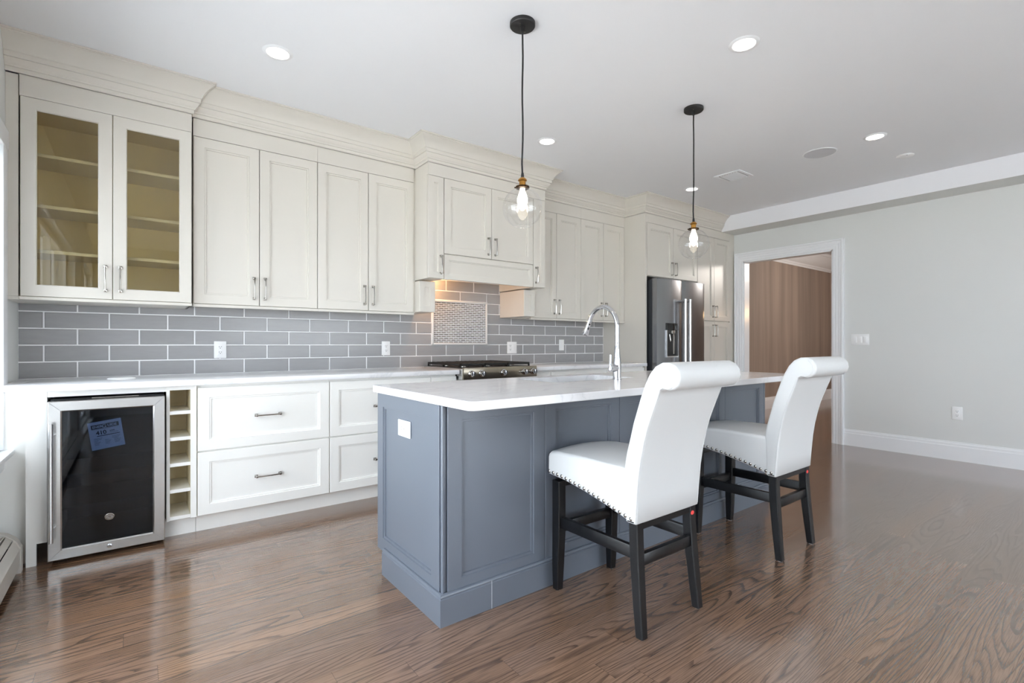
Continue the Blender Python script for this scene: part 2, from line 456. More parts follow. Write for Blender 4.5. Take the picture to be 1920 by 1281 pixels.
upper('upper_cabinet', 3.751, 4.444, 'cream two-door wall cabinet touching the tall refrigerator side panel')
# glass-fronted cabinet, with four open shelves behind two glazed doors
t_ = empty('glass_cabinet', (-.541, 0, 1.36), 'cream wall cabinet with two glazed doors and empty shelves', 'cabinet')
b = MB(); gx0, gx1, gy = -.486, .286, YG + .021
b.box(gx0, gx0 + .018, gy, -.0135, 1.378, 2.558); b.box(gx1 - .018, gx1, gy, -.0135, 1.378, 2.558)
b.box(gx0 + .018, gx1 - .018, gy, -.0135, 1.378, 1.405); b.box(gx0 + .018, gx1 - .018, gy, -.0135, 2.42, 2.558)
b.box(gx0 + .018, gx1 - .018, -.027, -.0135, 1.405, 2.42)
b.box(-.115, -.085, gy, gy + .02, 1.405, 2.42)
b.build('body', M['cream_inside'], t_, 0)
MB().box(gx0, gx1, YG + .001, YG + .0205, 2.447, 2.558).build('frieze', M['cream'], t_, 0)
b = MB(); b.box(XL + .001, gx0 - .005, YG + .012, YG + .03, 1.378, 2.558); b.box(XL + .001, gx0 - .004, YG + .03, -.0135, 1.378, 1.39)
b.build('filler_strip', M['cream'], t_, 0)
b = MB(); b.box(gx0 - .001, gx1 + .001, YG + .0, -.0135, 1.36, 1.377, .002); b.box(gx1 - .012, gx1 + .0005, YG + .022, -.0135, 1.36, 2.558)
b.box(gx0 - .056, gx0 - .001, YG + .012, -.0135, 1.36, 1.377)
b.build('light_rail', M['cream'], t_, 0)
for z in (1.633, 1.882, 2.163):
    MB().box(gx0 + .019, gx1 - .019, gy + .045, -.0275, z - .009, z + .009, .001).build('shelf', M['cream'], t_, 0)
for i, (a, b_) in enumerate(((gx0 + .002, -.099), (-.099, .287))):
    O = Vector((a + .0015, YG, 1.3795)); w_, h_ = b_ - a - .003, 2.446 - 1.379 - .001
    bb = MB()
    def rect(i_, d_): return [tuple(O + X_ * p + Z_ * q + Y_ * d_) for p, q in ((i_, i_), (w_ - i_, i_), (w_ - i_, h_ - i_), (i_, h_ - i_))]
    bb.loft([rect(.064, .02), rect(0, .02), rect(0, .002), rect(.002, 0), rect(.060, 0), rect(.0625, .004), rect(.064, .004), rect(.064, .02)], False)
    d = bb.build('door', M['cream'], t_, 25)
    MB().box(a + .055, b_ - .055, YG + .011, YG + .015, 1.379 + .055, 2.446 - .055).build('pane', M['glass'], d, 0)
    pull(d, -.099 + (.034 if i else -.034), YG, 1.498)
# hood surround
hx0, hx1 = 1.842, 3.060
t_ = empty('hood_cabinet', (2.451, 0, 1.36), 'cream bumped-out hood surround with narrow side doors and brackets above the gas rangetop', 'cabinet')
b = MB(); yb = YH + .021
b.box(hx0, 1.985, yb, -.0135, 1.645, 2.558); b.box(2.917, hx1, yb, -.0135, 1.645, 2.558); b.box(1.985, 2.917, yb, -.0135, 1.83, 2.558)
b.box(1.827, hx0, YU + .01, -.0135, 1.378, 2.558)
b.build('body', M['cream'], t_, 0)
MB().box(hx0, hx1, YH + .001, YH + .0205, 2.461, 2.558).build('frieze', M['cream'], t_, 0)
nr = [(.048, 0), (.0495, .004), (.054, .004), (.0555, .008)]
for a, b_, px in ((hx0, 1.983, 1.952), (2.919, hx1, 2.948)):
    d = door(a, b_, 1.645, 2.460, YH, 'narrow_door', t_, nr); pull(d, px, YH, 1.757)
for i, (a, b_) in enumerate(((1.985, 2.451), (2.451, 2.917))):
    d = door(a, b_, 1.850, 2.460, YH, 'door', t_); pull(d, 2.451 + (.036 if i else -.036), YH, 1.957)
door(1.985, 2.917, 1.642, 1.846, YH, 'hood_panel', t_, SH_N)
b = MB(); b.box(1.99, 2.912, YH + .03, -.0135, 1.80, 1.825)
for q in range(9): b.box(2.10 + q * .08, 2.15 + q * .08, -.42, -.14, 1.795, 1.80, .001)
b.build('hood_insert', M['steel'], t_, 0)
for xx in (2.14, 2.76):
    o = MB().lathe((xx, -.30, 1.797), [(.0, -.002), (.032, -.002), (.034, .004)], 20).build('hood_light', M['hoodlamp'] if xx < 2.4 else M['glide'], t_)
hl = bpy.data.lights.new('hood_lamp', 'POINT'); hl.energy = 8; hl.color = (1, .55, .25); hl.shadow_soft_size = .03
o = bpy.data.objects.new('hood_lamp', hl); C.objects.link(o); o.location = (2.09, -.16, 1.74)
for a, b_ in ((hx0, 1.985), (2.926, hx1)):
    br = MB().box(a, b_, -.385, -.0135, 1.385, 1.636).build('bracket', M['cream'], t_, 0)
    MB().panel((a, -.401, 1.385), X_, Z_, -Y_, b_ - a, .251, [(.046, 0), (.048, .007), (.0485, .007)], .016).build('bracket_panel', M['cream'], br, 25)

# refrigerator surround and pantry
t_ = empty('fridge_cabinet', (4.445, 0, 0), 'cream tall side panel and two-door cabinet framing the top of the refrigerator', 'cabinet')
MB().box(4.4455, 4.472, YF, -.001, 0, 2.558).build('side_panel', M['cream'], t_, 0)
MB().box(4.4725, 5.445, YF + .021, -.001, 1.872, 2.558).build('body', M['cream'], t_, 0)
MB().box(4.4725, 5.445, YF + .001, YF + .0205, 2.461, 2.558).build('frieze', M['cream'], t_, 0)
for i, (a, b_) in enumerate(((4.478, 4.962), (4.962, 5.445))):
    d = door(a, b_, 1.876, 2.460, YF, 'door', t_); pull(d, 4.962 + (.036 if i else -.036), YF, 1.985)
t_ = empty('pantry_cabinet', (5.447, 0, 0), 'cream tall pantry cabinet between the refrigerator and the doorway', 'cabinet')
MB().box(5.447, 6.19, YF + .021, -.001, .10, 2.558).build('body', M['cream'], t_, 0)
MB().box(6.19, XR - .001, YF + .005, -.001, 0, 2.558).build('filler_strip', M['cream'], t_, 0)
MB().box(5.447, 6.19, YF + .08, -.001, 0, .10).build('plinth', M['cream'], t_, 0)
MB().box(5.447, 6.19, YF + .001, YF + .0205, 2.461, 2.558).build('frieze', M['cream'], t_, 0)
for i, (a, b_) in enumerate(((5.449, 5.818), (5.818, 6.187))):
    s_ = .034 if i else -.034
    d = door(a, b_, 1.412, 2.460, YF, 'upper_door', t_); pull(d, 5.818 + s_, YF, 1.53)
    d = door(a, b_, .105, 1.405, YF, 'lower_door', t_); pull(d, 5.818 + s_, YF, 1.29)

# one continuous crown moulding that steps round every cabinet
CP = [(0, 2.560), (.006, 2.560), (.010, 2.566), (.010, 2.582), (.016, 2.584), (.018, 2.592), (.026, 2.600), (.034, 2.614), (.036, 2.622), (.044, 2.623),
      (.044, 2.648), (.050, 2.652), (.054, 2.662), (.066, 2.684), (.084, 2.706), (.106, 2.722), (.112, 2.725), (.112, 2.731), (.120, 2.733), (.120, 2.742), (0, 2.742)]
path = [(XL + .001, YG), (.287, YG), (.287, YU), (1.842, YU), (1.842, YH), (3.060, YH), (3.060, YU), (4.4455, YU), (4.4455, YF), (5.979, YF)]
rings = []
for i, (px, py) in enumerate(path):
    def nrm(p, q):
        d = Vector((q[0] - p[0], q[1] - p[1])).normalized(); return Vector((d.y, -d.x))
    n1 = nrm(path[i - 1], path[i]) if i else nrm(path[0], path[1])
    n2 = nrm(path[i], path[i + 1]) if i < len(path) - 1 else n1
    mm = (n1 + n2) / (1 + n1.dot(n2)) if i else n2
    rings.append([(px + mm.x * d, py + mm.y * d, z) for d, z in CP])
o = MB().loft(rings).build('crown_moulding', M['cream'], None, 25)
tag(o, 'long stepped cream crown moulding running along the cabinet tops under the ceiling', 'moulding')

# ------------------------------------------------------------------ base cabinets
YB = -.61
def plinth(t_, x0, x1): MB().box(x0, x1, YB + .06, YB + .075, 0, .105).build('plinth', M['base_paint'], t_, 0)
def base_body(t_, x0, x1):
    MB().box(x0 + .0005, x1 - .0005, YB + .021, -.001, .105, .88).build('body', M['base_paint'], t_, 0)
# filler panel at the wall end
t_ = empty('filler_panel', (-.43, YB, 0), 'narrow plain white panel between the wine cooler and the left wall', 'panel')
MB().box(-.433, -.354, YB, YB + .02, .111, .880).build('board', M['base_paint'], t_, 0)
MB().box(-.433, -.394, YB + .002, YB + .02, 0, .111).build('foot_strip', M['base_paint'], t_, 0)
MB().box(XL + .001, -.434, -.535, -.515, 0, .880).build('return_board', M['base_paint'], t_, 0)
MB().box(-.372, -.354, YB + .021, -.002, .111, .880).build('side_board', M['base_paint'], t_, 0)
# wine rack of open cubbies
t_ = empty('wine_rack', (.146, YB, 0), 'slim open cubby rack with five pigeonholes beside the wine cooler', 'rack')
rx0, rx1 = .146, .292
b = MB(); b.box(rx0, rx0 + .016, YB, -.3, .105, .88); b.box(rx1 - .030, rx1, YB, -.3, .105, .88)
b.box(rx0 + .016, rx1 - .030, -.32, -.30, .105, .88)
b.box(rx0 + .016, rx1 - .03, YB, -.32, .856, .88)
b.build('frame', M['cream_inside'], t_, 0)
b = MB(); b.box(rx0, rx0 + .016, YB - .002, YB + .0, .105, .88); b.box(rx1 - .030, rx1, YB - .002, YB, .105, .88); b.box(rx0 + .016, rx1 - .03, YB - .002, YB, .856, .88)
b.build('face_frame', M['base_paint'], t_, 0)
for z in (.118, .273, .424, .574, .725):
    MB().box(rx0 + .0165, rx1 - .0305, YB + .001, -.321, z - .010, z + .010, .001).build('shelf', M['base_paint'], t_, 0)
plinth(t_, .14, rx1)
MB().box(-.353, .1455, YB + .0, YB + .02, .850, .880).build('rail', M['base_paint'], t_, 0)
# wide drawer units
def drawers(name, x0, x1, rows, label, cat='drawer unit', hx=None, group=None):
    t_ = empty(name, (x0, YB, 0), label, cat, group)
    base_body(t_, x0, x1); plinth(t_, x0, x1)
    for z0, z1, rg in rows:
        d = door(x0 + .001, x1 - .001, z0, z1, YB, 'drawer', t_, rg, .02, M['base_paint']); pull(d, (x0 + x1) / 2, YB, (z0 + z1) / 2, True)
    return t_
WIDE = [(.104, .482, SH), (.486, .866, SH)]
TH = [(.034, 0), (.0355, .004), (.041, .004), (.0425, .008)]
THREE = [(.104, .405, SH), (.409, .71, SH), (.714, .866, TH)]
drawers('drawer_cabinet', .294, 1.062, WIDE, 'white unit of two wide drawers between the cubby rack and its twin')
drawers('drawer_cabinet', 1.062, 1.836, WIDE, 'white unit of two wide drawers partly hidden by the end of the island')
drawers('drawer_cabinet', 1.836, 2.066, THREE, 'narrow white drawer unit touching the rangetop, in front of the mosaic corner')
t_ = empty('drawer_cabinet', (2.073, YB, 0), 'white unit of two drawers directly under the gas rangetop', 'drawer unit')
MB().box(2.0735, 2.8315, YB + .021, -.001, .105, .834).build('body', M['base_paint'], t_, 0); plinth(t_, 2.0735, 2.8315)
for z0, z1 in ((.104, .466), (.470, .832)):
    d = door(2.074, 2.831, z0, z1, YB, 'drawer', t_, SH, .02, M['base_paint']); pull(d, 2.452, YB, (z0 + z1) / 2, True)
drawers('drawer_cabinet', 2.838, 3.080, THREE, 'narrow white drawer unit just past the rangetop, below the wide outlet plate')
drawers('drawer_cabinet', 3.080, 3.845, THREE, 'wide white drawer unit seen over the sink')
drawers('drawer_cabinet', 3.845, 4.4445, THREE, 'white drawer unit against the refrigerator side panel')
# worktops
b = MB(); ct0, ct1 = .8805, .915
b.box(-.466, 2.071, -.649, -.001, ct0, ct1, .003); b.box(XL + .001, -.462, -.56, -.001, ct0, ct1, .002)
tag(b.build('worktop', M['quartz'], None, 30), 'white quartz worktop over the wine cooler and wide drawers', 'worktop')
b = MB(); b.box(2.834, 4.4450, -.649, -.001, ct0, ct1, .003)
tag(b.build('worktop', M['quartz'], None, 30), 'white quartz worktop between the rangetop and the refrigerator panel', 'worktop')
o = MB().lathe((-.06, -.30, .9152), [(.0, .004), (.050, .004), (.056, .007), (.064, .007), (.068, .003), (.068, 0)], 36).build('flat_white_disc', M['plastic'])  # plain flat white disc with a raised rim
tag(o, 'small flat white disc lying on the worktop under the glass cabinet', 'disc')

# ------------------------------------------------------------------ backsplash
t_ = empty('backsplash', (2, -.001, .915), 'grey glossy subway-tile backsplash with white grout along the cabinet wall', 'backsplash')
MB().box(XL + .001, 4.445, -.0095, -.0005, .9155, 1.93).build('grout', M['grout'], t_, 0)
TP, RH, T0, Z0, GR = .3045, .1004, -.278, .9175, .0058
b = MB(); mx0, mx1, mz0, mz1 = 2.160, 2.772, 1.113, 1.531
def tile(bm_, x0, x1, z0, z1, y=-.012, e=.005):
    bm_.loft([[(x0, -.006, z0), (x1, -.006, z0), (x1, -.006, z1), (x0, -.006, z1)], [(x0, y + .003, z0), (x1, y + .003, z0), (x1, y + .003, z1), (x0, y + .003, z1)],
              [(x0 + e, y, z0 + e), (x1 - e, y, z0 + e), (x1 - e, y, z1 - e), (x0 + e, y, z1 - e)]])
for rw in range(10):
    z0 = Z0 + rw * RH; z1 = z0 + RH - GR
    off = T0 + (0 if rw % 2 == 0 else TP / 2)
    kx = -3
    while off + kx * TP < 4.445:
        a = max(off + kx * TP + GR / 2, XL + .002); c = min(off + (kx + 1) * TP - GR / 2, 4.443); kx += 1
        if c - a < .012: continue
        if rw >= 5 and (c < 1.83 or a > 3.08): continue
        if z1 > mz0 and z0 < mz1 and c > mx0 and a < mx1:
            if a < mx0 - .015: tile(b, a, mx0 - .002, z0, z1)
            if c > mx1 + .015: tile(b, mx1 + .002, c, z0, z1)
            if z0 < mz0 - .01: tile(b, max(a, mx0 - .002), min(c, mx1 + .002), z0, min(z1, mz0 - .003), e=.002)
            if z1 > mz1 + .01: tile(b, max(a, mx0 - .002), min(c, mx1 + .002), max(z0, mz1 + .003), z1)
            continue
        tile(b, a, c, z0, z1)
b.build('tiles', M['tile'], t_, 20)
b = MB(); fw = .019
for x0, x1, z0, z1 in ((mx0, mx1, mz0, mz0 + fw), (mx0, mx1, mz1 - fw, mz1), (mx0, mx0 + fw, mz0, mz1), (mx1 - fw, mx1, mz0, mz1)):
    b.box(x0, x1, -.022, -.006, z0, z1, .006, 3)
fr_ = b.build('mosaic_frame', mat('pale_pencil_tile', lin(226, 224, 222), .18), t_)
b = MB(); rows = 22; rh = (mz1 - mz0 - 2 * fw) / rows
for r_ in range(rows):
    x = mx0 + fw + .004 - (.026 if r_ % 2 else 0); zc = mz0 + fw + (r_ + .5) * rh
    while x < mx1 - fw - .006:
        a, c = max(x, mx0 + fw + .003), min(x + .045, mx1 - fw - .003)
        if c - a > .008: b.box(a, c, -.013, -.006, zc - .0046, zc + .0046)
        x += .0525
b.build('mosaic', M['mosaic'], t_, 0)

# ------------------------------------------------------------------ sockets and switches
def plate(name, w_, h_, items, loc, rotz, label, cat, group=None):
    """built facing -y at the origin of its Empty, turned by rotz"""
    t_ = empty(name, (0, 0, 0), label, cat, group)
    MB().box(-w_ / 2, w_ / 2, -.006, 0, -h_ / 2, h_ / 2, .003).build('plate', M['plastic'], t_)
    for kind, x in items:
        ins = MB().box(x - .0165, x + .0165, -.009, -.005, -.034, .034, .0015).build('socket' if kind == 'o' else 'rocker', M['plastic'], t_)
        if kind == 'o':
            q = MB()
            for zc in (-.019, .019):
                q.box(x - .0075, x - .0052, -.0095, -.0088, zc - .002, zc + .007); q.box(x + .0052, x + .0075, -.0095, -.0088, zc - .002, zc + .007)
                q.lathe((x, -.0095, zc - .008), [(0.0001, 0), (.0028, 0), (.0028, .0007)], 10, 'y')
            q.build('slots', M['plastic_dark'], ins, 0)
        else:
            MB().box(x - .013, x + .013, -.0112, -.0088, -.029, .029, .001).build('rocker_face', M['plastic'], ins)
    t_.location = loc; t_.rotation_euler = (0, 0, rotz); return t_
TY = -.0125
plate('outlet', .076, .120, [('o', 0)], (.484, TY, 1.082), 0, 'white double-socket outlet on the tiles above the first pair of wide drawers', 'outlet')
plate('outlet', .076, .120, [('o', 0)], (1.718, TY, 1.086), 0, 'white double-socket outlet on the tiles between the worktop and mosaic panel', 'outlet')
plate('outlet', .122, .120, [('o', -.024), ('s', .024)], (3.075, TY, 1.085), 0, 'wide white plate with a socket and a switch on the tiles past the rangetop', 'outlet')
plate('light_switch', .074, .120, [('s', 0)], (3.765, TY, 1.111), 0, 'single white switch plate on the tiles behind the faucet', 'switch')
plate('light_switch', .170, .120, [('s', -.046), ('s', 0), ('s', .046)], (XR - .0005, -2.047, 1.170), PI / 2 * -1, 'white three-gang switch plate on the wall beside the doorway', 'switch')
plate('outlet', .078, .125, [('o', 0)], (XR - .0005, -2.850, .456), -PI / 2, 'white outlet low on the bare grey wall above the baseboard', 'outlet')
pl = plate('outlet', .076, .126, [('o', 0)], (.9865, -1.955, .735), 0, 'white outlet plate lying sideways on the grey end of the island', 'outlet')
pl.rotation_euler = (0, PI / 2, -PI / 2)

# ------------------------------------------------------------------ wine cooler
t_ = empty('wine_cooler', (-.105, -.6, 0), 'black wine cooler with a stainless-framed dark glass door under the worktop', 'wine cooler')
cx0, cx1, cz0, cz1, cy = -.348, .137, .022, .830, -.658
b = MB(); b.box(cx0 + .006, cx0 + .03, -.60, -.06, .03, .838); b.box(cx1 - .03, cx1 - .002, -.60, -.06, .03, .838)
b.box(cx0 + .03, cx1 - .03, -.60, -.06, .03, .07); b.box(cx0 + .03, cx1 - .03, -.60, -.06, .80, .838); b.box(cx0 + .03, cx1 - .03, -.09, -.06, .07, .80)
b.build('body', M['dark'], t_, 0)
for xx in (cx0 + .05, cx1 - .05):
    for yy in (-.56, -.12): MB().lathe((xx, yy, 0), [(.018, 0), (.018, .03)], 14, cap=True).build('foot', M['black'], t_)
MB().box(-.18, .02, -.603, -.600, .833, .838).build('control_strip', M['nickel'], t_, 0)
fwd = .054
O = Vector((cx0, cy, cz0)); w_, h_ = cx1 - cx0, cz1 - cz0
def rect(i_, d_): return [tuple(O + X_ * p + Z_ * q + Y_ * d_) for p, q in ((i_, i_), (w_ - i_, i_), (w_ - i_, h_ - i_), (i_, h_ - i_))]
b = MB(); b.loft([rect(fwd, .04), rect(0, .055), rect(0, .003), rect(.003, 0), rect(fwd - .006, 0), rect(fwd, .006), rect(fwd, .04)], False)
dr = b.build('door', M['steel'], t_, 25)
b = MB()
for p, q in (((cx0, cz0), (cx0 + fwd, cz0 + fwd)), ((cx1, cz0), (cx1 - fwd, cz0 + fwd)), ((cx0, cz1), (cx0 + fwd, cz1 - fwd)), ((cx1, cz1), (cx1 - fwd, cz1 - fwd))):
    b.tube([(p[0], cy - .0002, p[1]), (q[0], cy - .0002, q[1])], .0008, 6)
b.build('mitre_joint', M['steel_dark'], dr)
MB().box(cx0 + fwd - .004, cx1 - fwd + .004, cy + .012, cy + .016, cz0 + fwd - .004, cz1 - fwd + .004).build('glass_pane', M['dark_glass'], dr, 0)
b = MB(); hxx = cx0 + .016; b.tube([(hxx, cy - .045, .128), (hxx, cy - .045, .722)], .0105, 16)
for z in (.195, .665): b.tube([(hxx + .012, cy, z), (hxx, cy - .045, z)], .0055, 10)
b.build('handle', M['steel'], dr)
b = MB(); b.lathe((-.105, cy + .0115, .200), [(.0001, -.004), (.0195, -.004), (.0215, -.002), (.0215, .001)], 32, 'y')
for v in b.b.verts: v.co.z = .200 + (v.co.z - .200) * .85
bd = b.build('badge', M['nickel'], dr)
b = MB(); b.tube([(-.121 + i * .0045, cy + .0068, .196 + .005 * math.sin(i * 1.2)) for i in range(8)], .001, 6); b.tube([(-.105 + .0125 * math.cos(a * .5), cy + .0068, .200 + .008 * math.sin(a * .5)) for a in range(13)], .0008, 6)
b.build('badge_emblem', M['steel_dark'], dr)
b = MB(); b.lathe((-.105, cy, .049), [(.0001, -.007), (.006, -.007), (.0065, -.005), (.010, -.004), (.011, -.002), (.011, .002)], 24, 'y'); b.build('lock', M['chrome'], dr)
b = MB(); b.box(cx0 + .03, cx1 - .03, -.56, -.10, .42, .43); b.box(cx0 + .03, cx1 - .03, -.56, -.10, .25, .26); b.build('wire_shelf', M['black'], t_, 0)
# energy label hanging inside behind the glass
t_ = empty('energy_label', (-.118, -.632, .64), 'tilted white energy rating sheet hanging behind the cooler glass', 'paper label')
LW, LH = .140, .148
MB().box(-LW / 2, LW / 2, 0, .0006, -LH / 2, LH / 2).build('sheet', M['paper'], t_, 0)
t_children = []
def local(mb, name, m, parent):
    me = bpy.data.meshes.new(name); mb.b.to_mesh(me); mb.b.free(); me.materials.append(m)
    o = bpy.data.objects.new(name, me); C.objects.link(o); o.parent = parent; return o
bpy.data.objects.remove(t_.children[0])
sheet = local(MB().box(-LW / 2, LW / 2, 0, .0006, -LH / 2, LH / 2), 'sheet', M['paper'], t_)
band = local(MB().box(-LW / 2 + .012, LW / 2 - .012, -.0006, 0, LH / 2 - .038, LH / 2 - .016), 'header_band', M['ink'], t_)
def text(body, size, x, z, m, parent, bold=.0, name='lettering', align='LEFT'):
    cu = bpy.data.curves.new(name, 'FONT'); cu.body = body; cu.size = size; cu.align_x = align; cu.offset = bold; cu.extrude = .0002
    cu.materials.append(m)
    tmp = bpy.data.objects.new('tmp', cu); C.objects.link(tmp); bpy.context.view_layer.update()
    me = bpy.data.meshes.new_from_object(tmp.evaluated_get(bpy.context.evaluated_depsgraph_get()))
    bpy.data.objects.remove(tmp); me.name = name
    o = bpy.data.objects.new(name, me); C.objects.link(o); o.parent = parent; o.location = (x, -.0012, z); o.rotation_euler = (PI / 2, 0, 0); return o
text('ENER', .0175, -.053, LH / 2 - .033, M['paper'], band, .0005)
text('G', .026, -.0035, LH / 2 - .036, M['paper'], band, .0004, align='CENTER')
text('UIDE', .0175, .0105, LH / 2 - .033, M['paper'], band, .0005)
text('410', .029, -.042, LH / 2 - .070, M['ink'], sheet, .0008)
text('kWh', .0105, .016, LH / 2 - .062, M['ink'], sheet, .0003)
b = MB(); b.box(-.04, .056, -.0004, 0, LH / 2 - .0795, LH / 2 - .0755); b.box(-LW / 2 + .012, LW / 2 - .014, -.0004, 0, LH / 2 - .0415, LH / 2 - .0405)
for i in range(6):
    z = LH / 2 - .090 - i * .0068
    for a, c in (((-.055, -.02), (.02, .055)) if i < 2 else ((-.055, -.03), (-.01, .014), (.028, .056))): b.box(a, c - .004 * (i % 3), -.0004, 0, z, z + .0016)
b.box(.016, .05, -.0004, 0, LH / 2 - .068, LH / 2 - .0665)
local(b, 'print', M['ink'], sheet)
local(MB().box(-.004, .007, .001, .002, LH / 2 - .004, LH / 2 + .045), 'strap', M['black'], t_)
t_.rotation_euler = (0, math.radians(-8), 0)

# ------------------------------------------------------------------ gas rangetop
t_ = empty('rangetop', (2.452, -.35, .84), 'stainless gas rangetop with black iron grates and five chrome knobs', 'rangetop')
ra, rb = 2.073, 2.832
b = MB(); b.box(ra, rb, -.68, -.03, .8365, .926, .002); b.build('body', M['steel'], t_, 0)
MB().box(ra + .002, rb - .002, -.702, -.679, .838, .932, .003).build('control_panel', M['steel_range'], t_)
MB().box(ra + .02, rb - .02, -.63, -.06, .926, .930).build('burner_tray', M['black'], t_, 0)
for i in range(3):
    a = ra + .018 + i * (rb - ra - .036) / 3; c = a + (rb - ra - .036) / 3 - .003
    b = MB()
    for x in (a, c - .012): b.box(x, x + .012, -.625, -.065, .944, .962, .003)
    for y in (-.625, -.345, -.077): b.box(a, c, y, y + .012, .944, .962, .003)
    nb = 5
    for q in range(1, nb):
        x = a + (c - a) * q / nb; b.box(x - .005, x + .005, -.62, -.07, .946, .964, .003)
    for x in (a, c - .012):
        for y in (-.625, -.077, -.35): b.box(x, x + .012, y, y + .012, .930, .945)
    b.build('grate', M['black_iron'], t_, 0)
    for y in (-.48, -.21): MB().lathe(((a + c) / 2, y, .930), [(.045, 0), (.045, .006), (.03, .010), (.0001, .010)], 24).build('burner', M['nickel'], t_)
for kx in (2.146, 2.246, 2.466, 2.690, 2.786):
    b = MB(); b.lathe((kx, -.702, .884), [(.027, 0), (.027, -.006), (.0225, -.010), (.0195, -.024), (.021, -.030), (.019, -.035), (.0001, -.035)], 28, 'y')
    b.box(kx - .0035, kx + .0035, -.741, -.733, .866, .902, .002)
    b.build('knob', M['chrome'], t_)

# ------------------------------------------------------------------ refrigerator
t_ = empty('refrigerator', (4.985, -.35, 0), 'dark stainless french-door refrigerator with a black water dispenser', 'refrigerator')
fa, fb = 4.522, 5.438
MB().box(fa + .012, fb - .004, -.645, -.03, .03, 1.835).build('body', mat('grey_fridge_side', lin(62, 64, 68), .45), t_, 0)
MB().box(fa + .02, fb - .02, -.62, -.08, 0, .03).build('plinth', M['black'], t_, 0)
def fdoor(x0, x1, z0, z1, name):
    n = 14; rings = []
    for zz in (z0, z0 + .004, z1 - .004, z1):
        e = .004 if zz in (z0, z1) else 0
        rg = [(x0 + e, -.652, zz), (x0 + e, -.716 + e, zz)]
        for i in range(1, n):
            q = i / n; rg.append((x0 + (x1 - x0) * q, -.722 - .012 * math.sin(PI * q) + e, zz))
        rg += [(x1 - e, -.716 + e, zz), (x1 - e, -.652, zz)]
        rings.append(rg)
    return MB().loft(rings).build(name, M['steel_dark'], t_, 40)
fm = (fa + fb) / 2
dl = fdoor(fa, fm - .002, .72, 1.843, 'door'); drr = fdoor(fm + .002, fb, .72, 1.843, 'door'); dz = fdoor(fa, fb, .06, .712, 'freezer_drawer')
def bar(parent, x):
    b = MB(); b.tube([(x, -.795, .86), (x, -.795, 1.625)], .016, 18)
    for z in (.875, 1.608): b.tube([(x, -.725, z), (x, -.795, z)], .012, 12); 
    for z in (.862, 1.615): b.tube([(x, -.795, z), (x, -.795, z + .014)], .0185, 18)
    b.build('handle', M['steel'], parent)
bar(dl, fm - .045); bar(drr, fm + .045)
b = MB(); b.tube([(fa + .08, -.795, .64), (fb - .08, -.795, .64)], .016, 18)
for x in (fa + .1, fb - .1): b.tube([(x, -.725, .64), (x, -.795, .64)], .012, 12)
b.build('handle', M['steel'], dz)
b = MB(); dx0, dx1 = 4.665, 4.868
dsp = MB().box(dx0, dx1, -.742, -.722, .985, 1.355, .004).build('dispenser', M['black'], dl)
MB().box(dx0 + .006, dx1 - .006, -.746, -.740, 1.275, 1.350, .002).build('dispenser_panel', mat('gloss_black', lin(10, 10, 12), .12), dl)
b = MB(); b.box(dx0 - .006, dx0 + .004, -.746, -.72, .98, 1.275); b.box(dx1 - .004, dx1 + .006, -.746, -.72, .98, 1.275); b.box(dx0, dx1, -.752, -.72, .975, .988)
b.build('dispenser_trim', M['steel'], dl)
b = MB(); b.box(4.735, 4.80, -.756, -.74, 1.235, 1.272, .003); b.box(4.772, 4.800, -.748, -.741, 1.01, 1.235, .002); b.tube([(4.712, -.745, 1.23), (4.714, -.756, 1.16), (4.695, -.758, 1.145)], .006, 8)
b.build('dispenser_spout', M['nickel'], dl)

# ------------------------------------------------------------------ island
t_ = empty('kitchen_island', (2.3, -2, 0), 'blue-grey panelled kitchen island standing on the oak floor', 'kitchen island')
ix0, ix1, iy0, iy1 = .975, 3.622, -2.318, -1.662
b = MB()                                      # carcass as a shell, so the basin has room inside
b.box(ix0 + .02, ix1 - .02, iy0 + .02, iy0 + .04, .02, .879); b.box(ix0 + .02, ix1 - .02, iy1 - .04, iy1 - .02, .10, .879)
b.box(ix0 + .02, ix0 + .04, iy0 + .04, iy1 - .04, .02, .879); b.box(ix1 - .04, ix1 - .02, iy0 + .04, iy1 - .04, .02, .879)
b.box(ix0 + .04, ix1 - .04, iy0 + .04, iy1 - .11, .02, .10)
b.build('body', M['island'], t_, 0)
IS = [(.066, 0), (.068, .006), (.077, .006), (.079, .013)]
MB().panel((ix0, iy1, .10), -Y_, Z_, -X_, (iy1 - iy0) - .024, .779, IS, .02).build('end_panel', M['island'], t_, 25)
MB().panel((ix1, iy0 + .024, .10), Y_, Z_, X_, (iy1 - iy0) - .024, .779, IS, .02).build('end_panel', M['island'], t_, 25)
nP = 5; pw = (ix1 - ix0 - .052) / nP
for i in range(nP):
    MB().panel((ix0 + .026 + i * pw + .001, iy0, .10), X_, Z_, -Y_, pw - .002, .779, IS, .02).build('front_panel', M['island'], t_, 25)
for s_, xx in ((1, ix0), (-1, ix1)):
    b = MB(); b.box(min(xx + s_ * .006, xx + s_ * .022), max(xx + s_ * .006, xx + s_ * .022), iy0 + .006, iy0 + .022, .10, .879, .0015)
    b.lathe((xx + s_ * .008, iy0 + .008, .10), [(.0065, 0), (.0065, .779)], 12)
    b.build('corner_bead', M['island'], t_, 30)
nD = 4; dw = (ix1 - ix0 - .04) / nD
for i in range(nD):
    MB().panel((ix0 + .02 + (i + 1) * dw, iy1, .11), -X_, Z_, Y_, dw - .003, .76, SH, .02).build('cupboard_door', M['island'], t_, 25)
BP = [(0, 0), (.016, 0), (.016, .108), (.012, .111), (.012, .114), (.015, .117), (.013, .123), (.008, .126), (0, .126)]
path = [(ix0 + .001, -1.752), (ix0 + .001, iy0 + .001), (ix1 - .001, iy0 + .001), (ix1 - .001, -1.752)]
rings = []
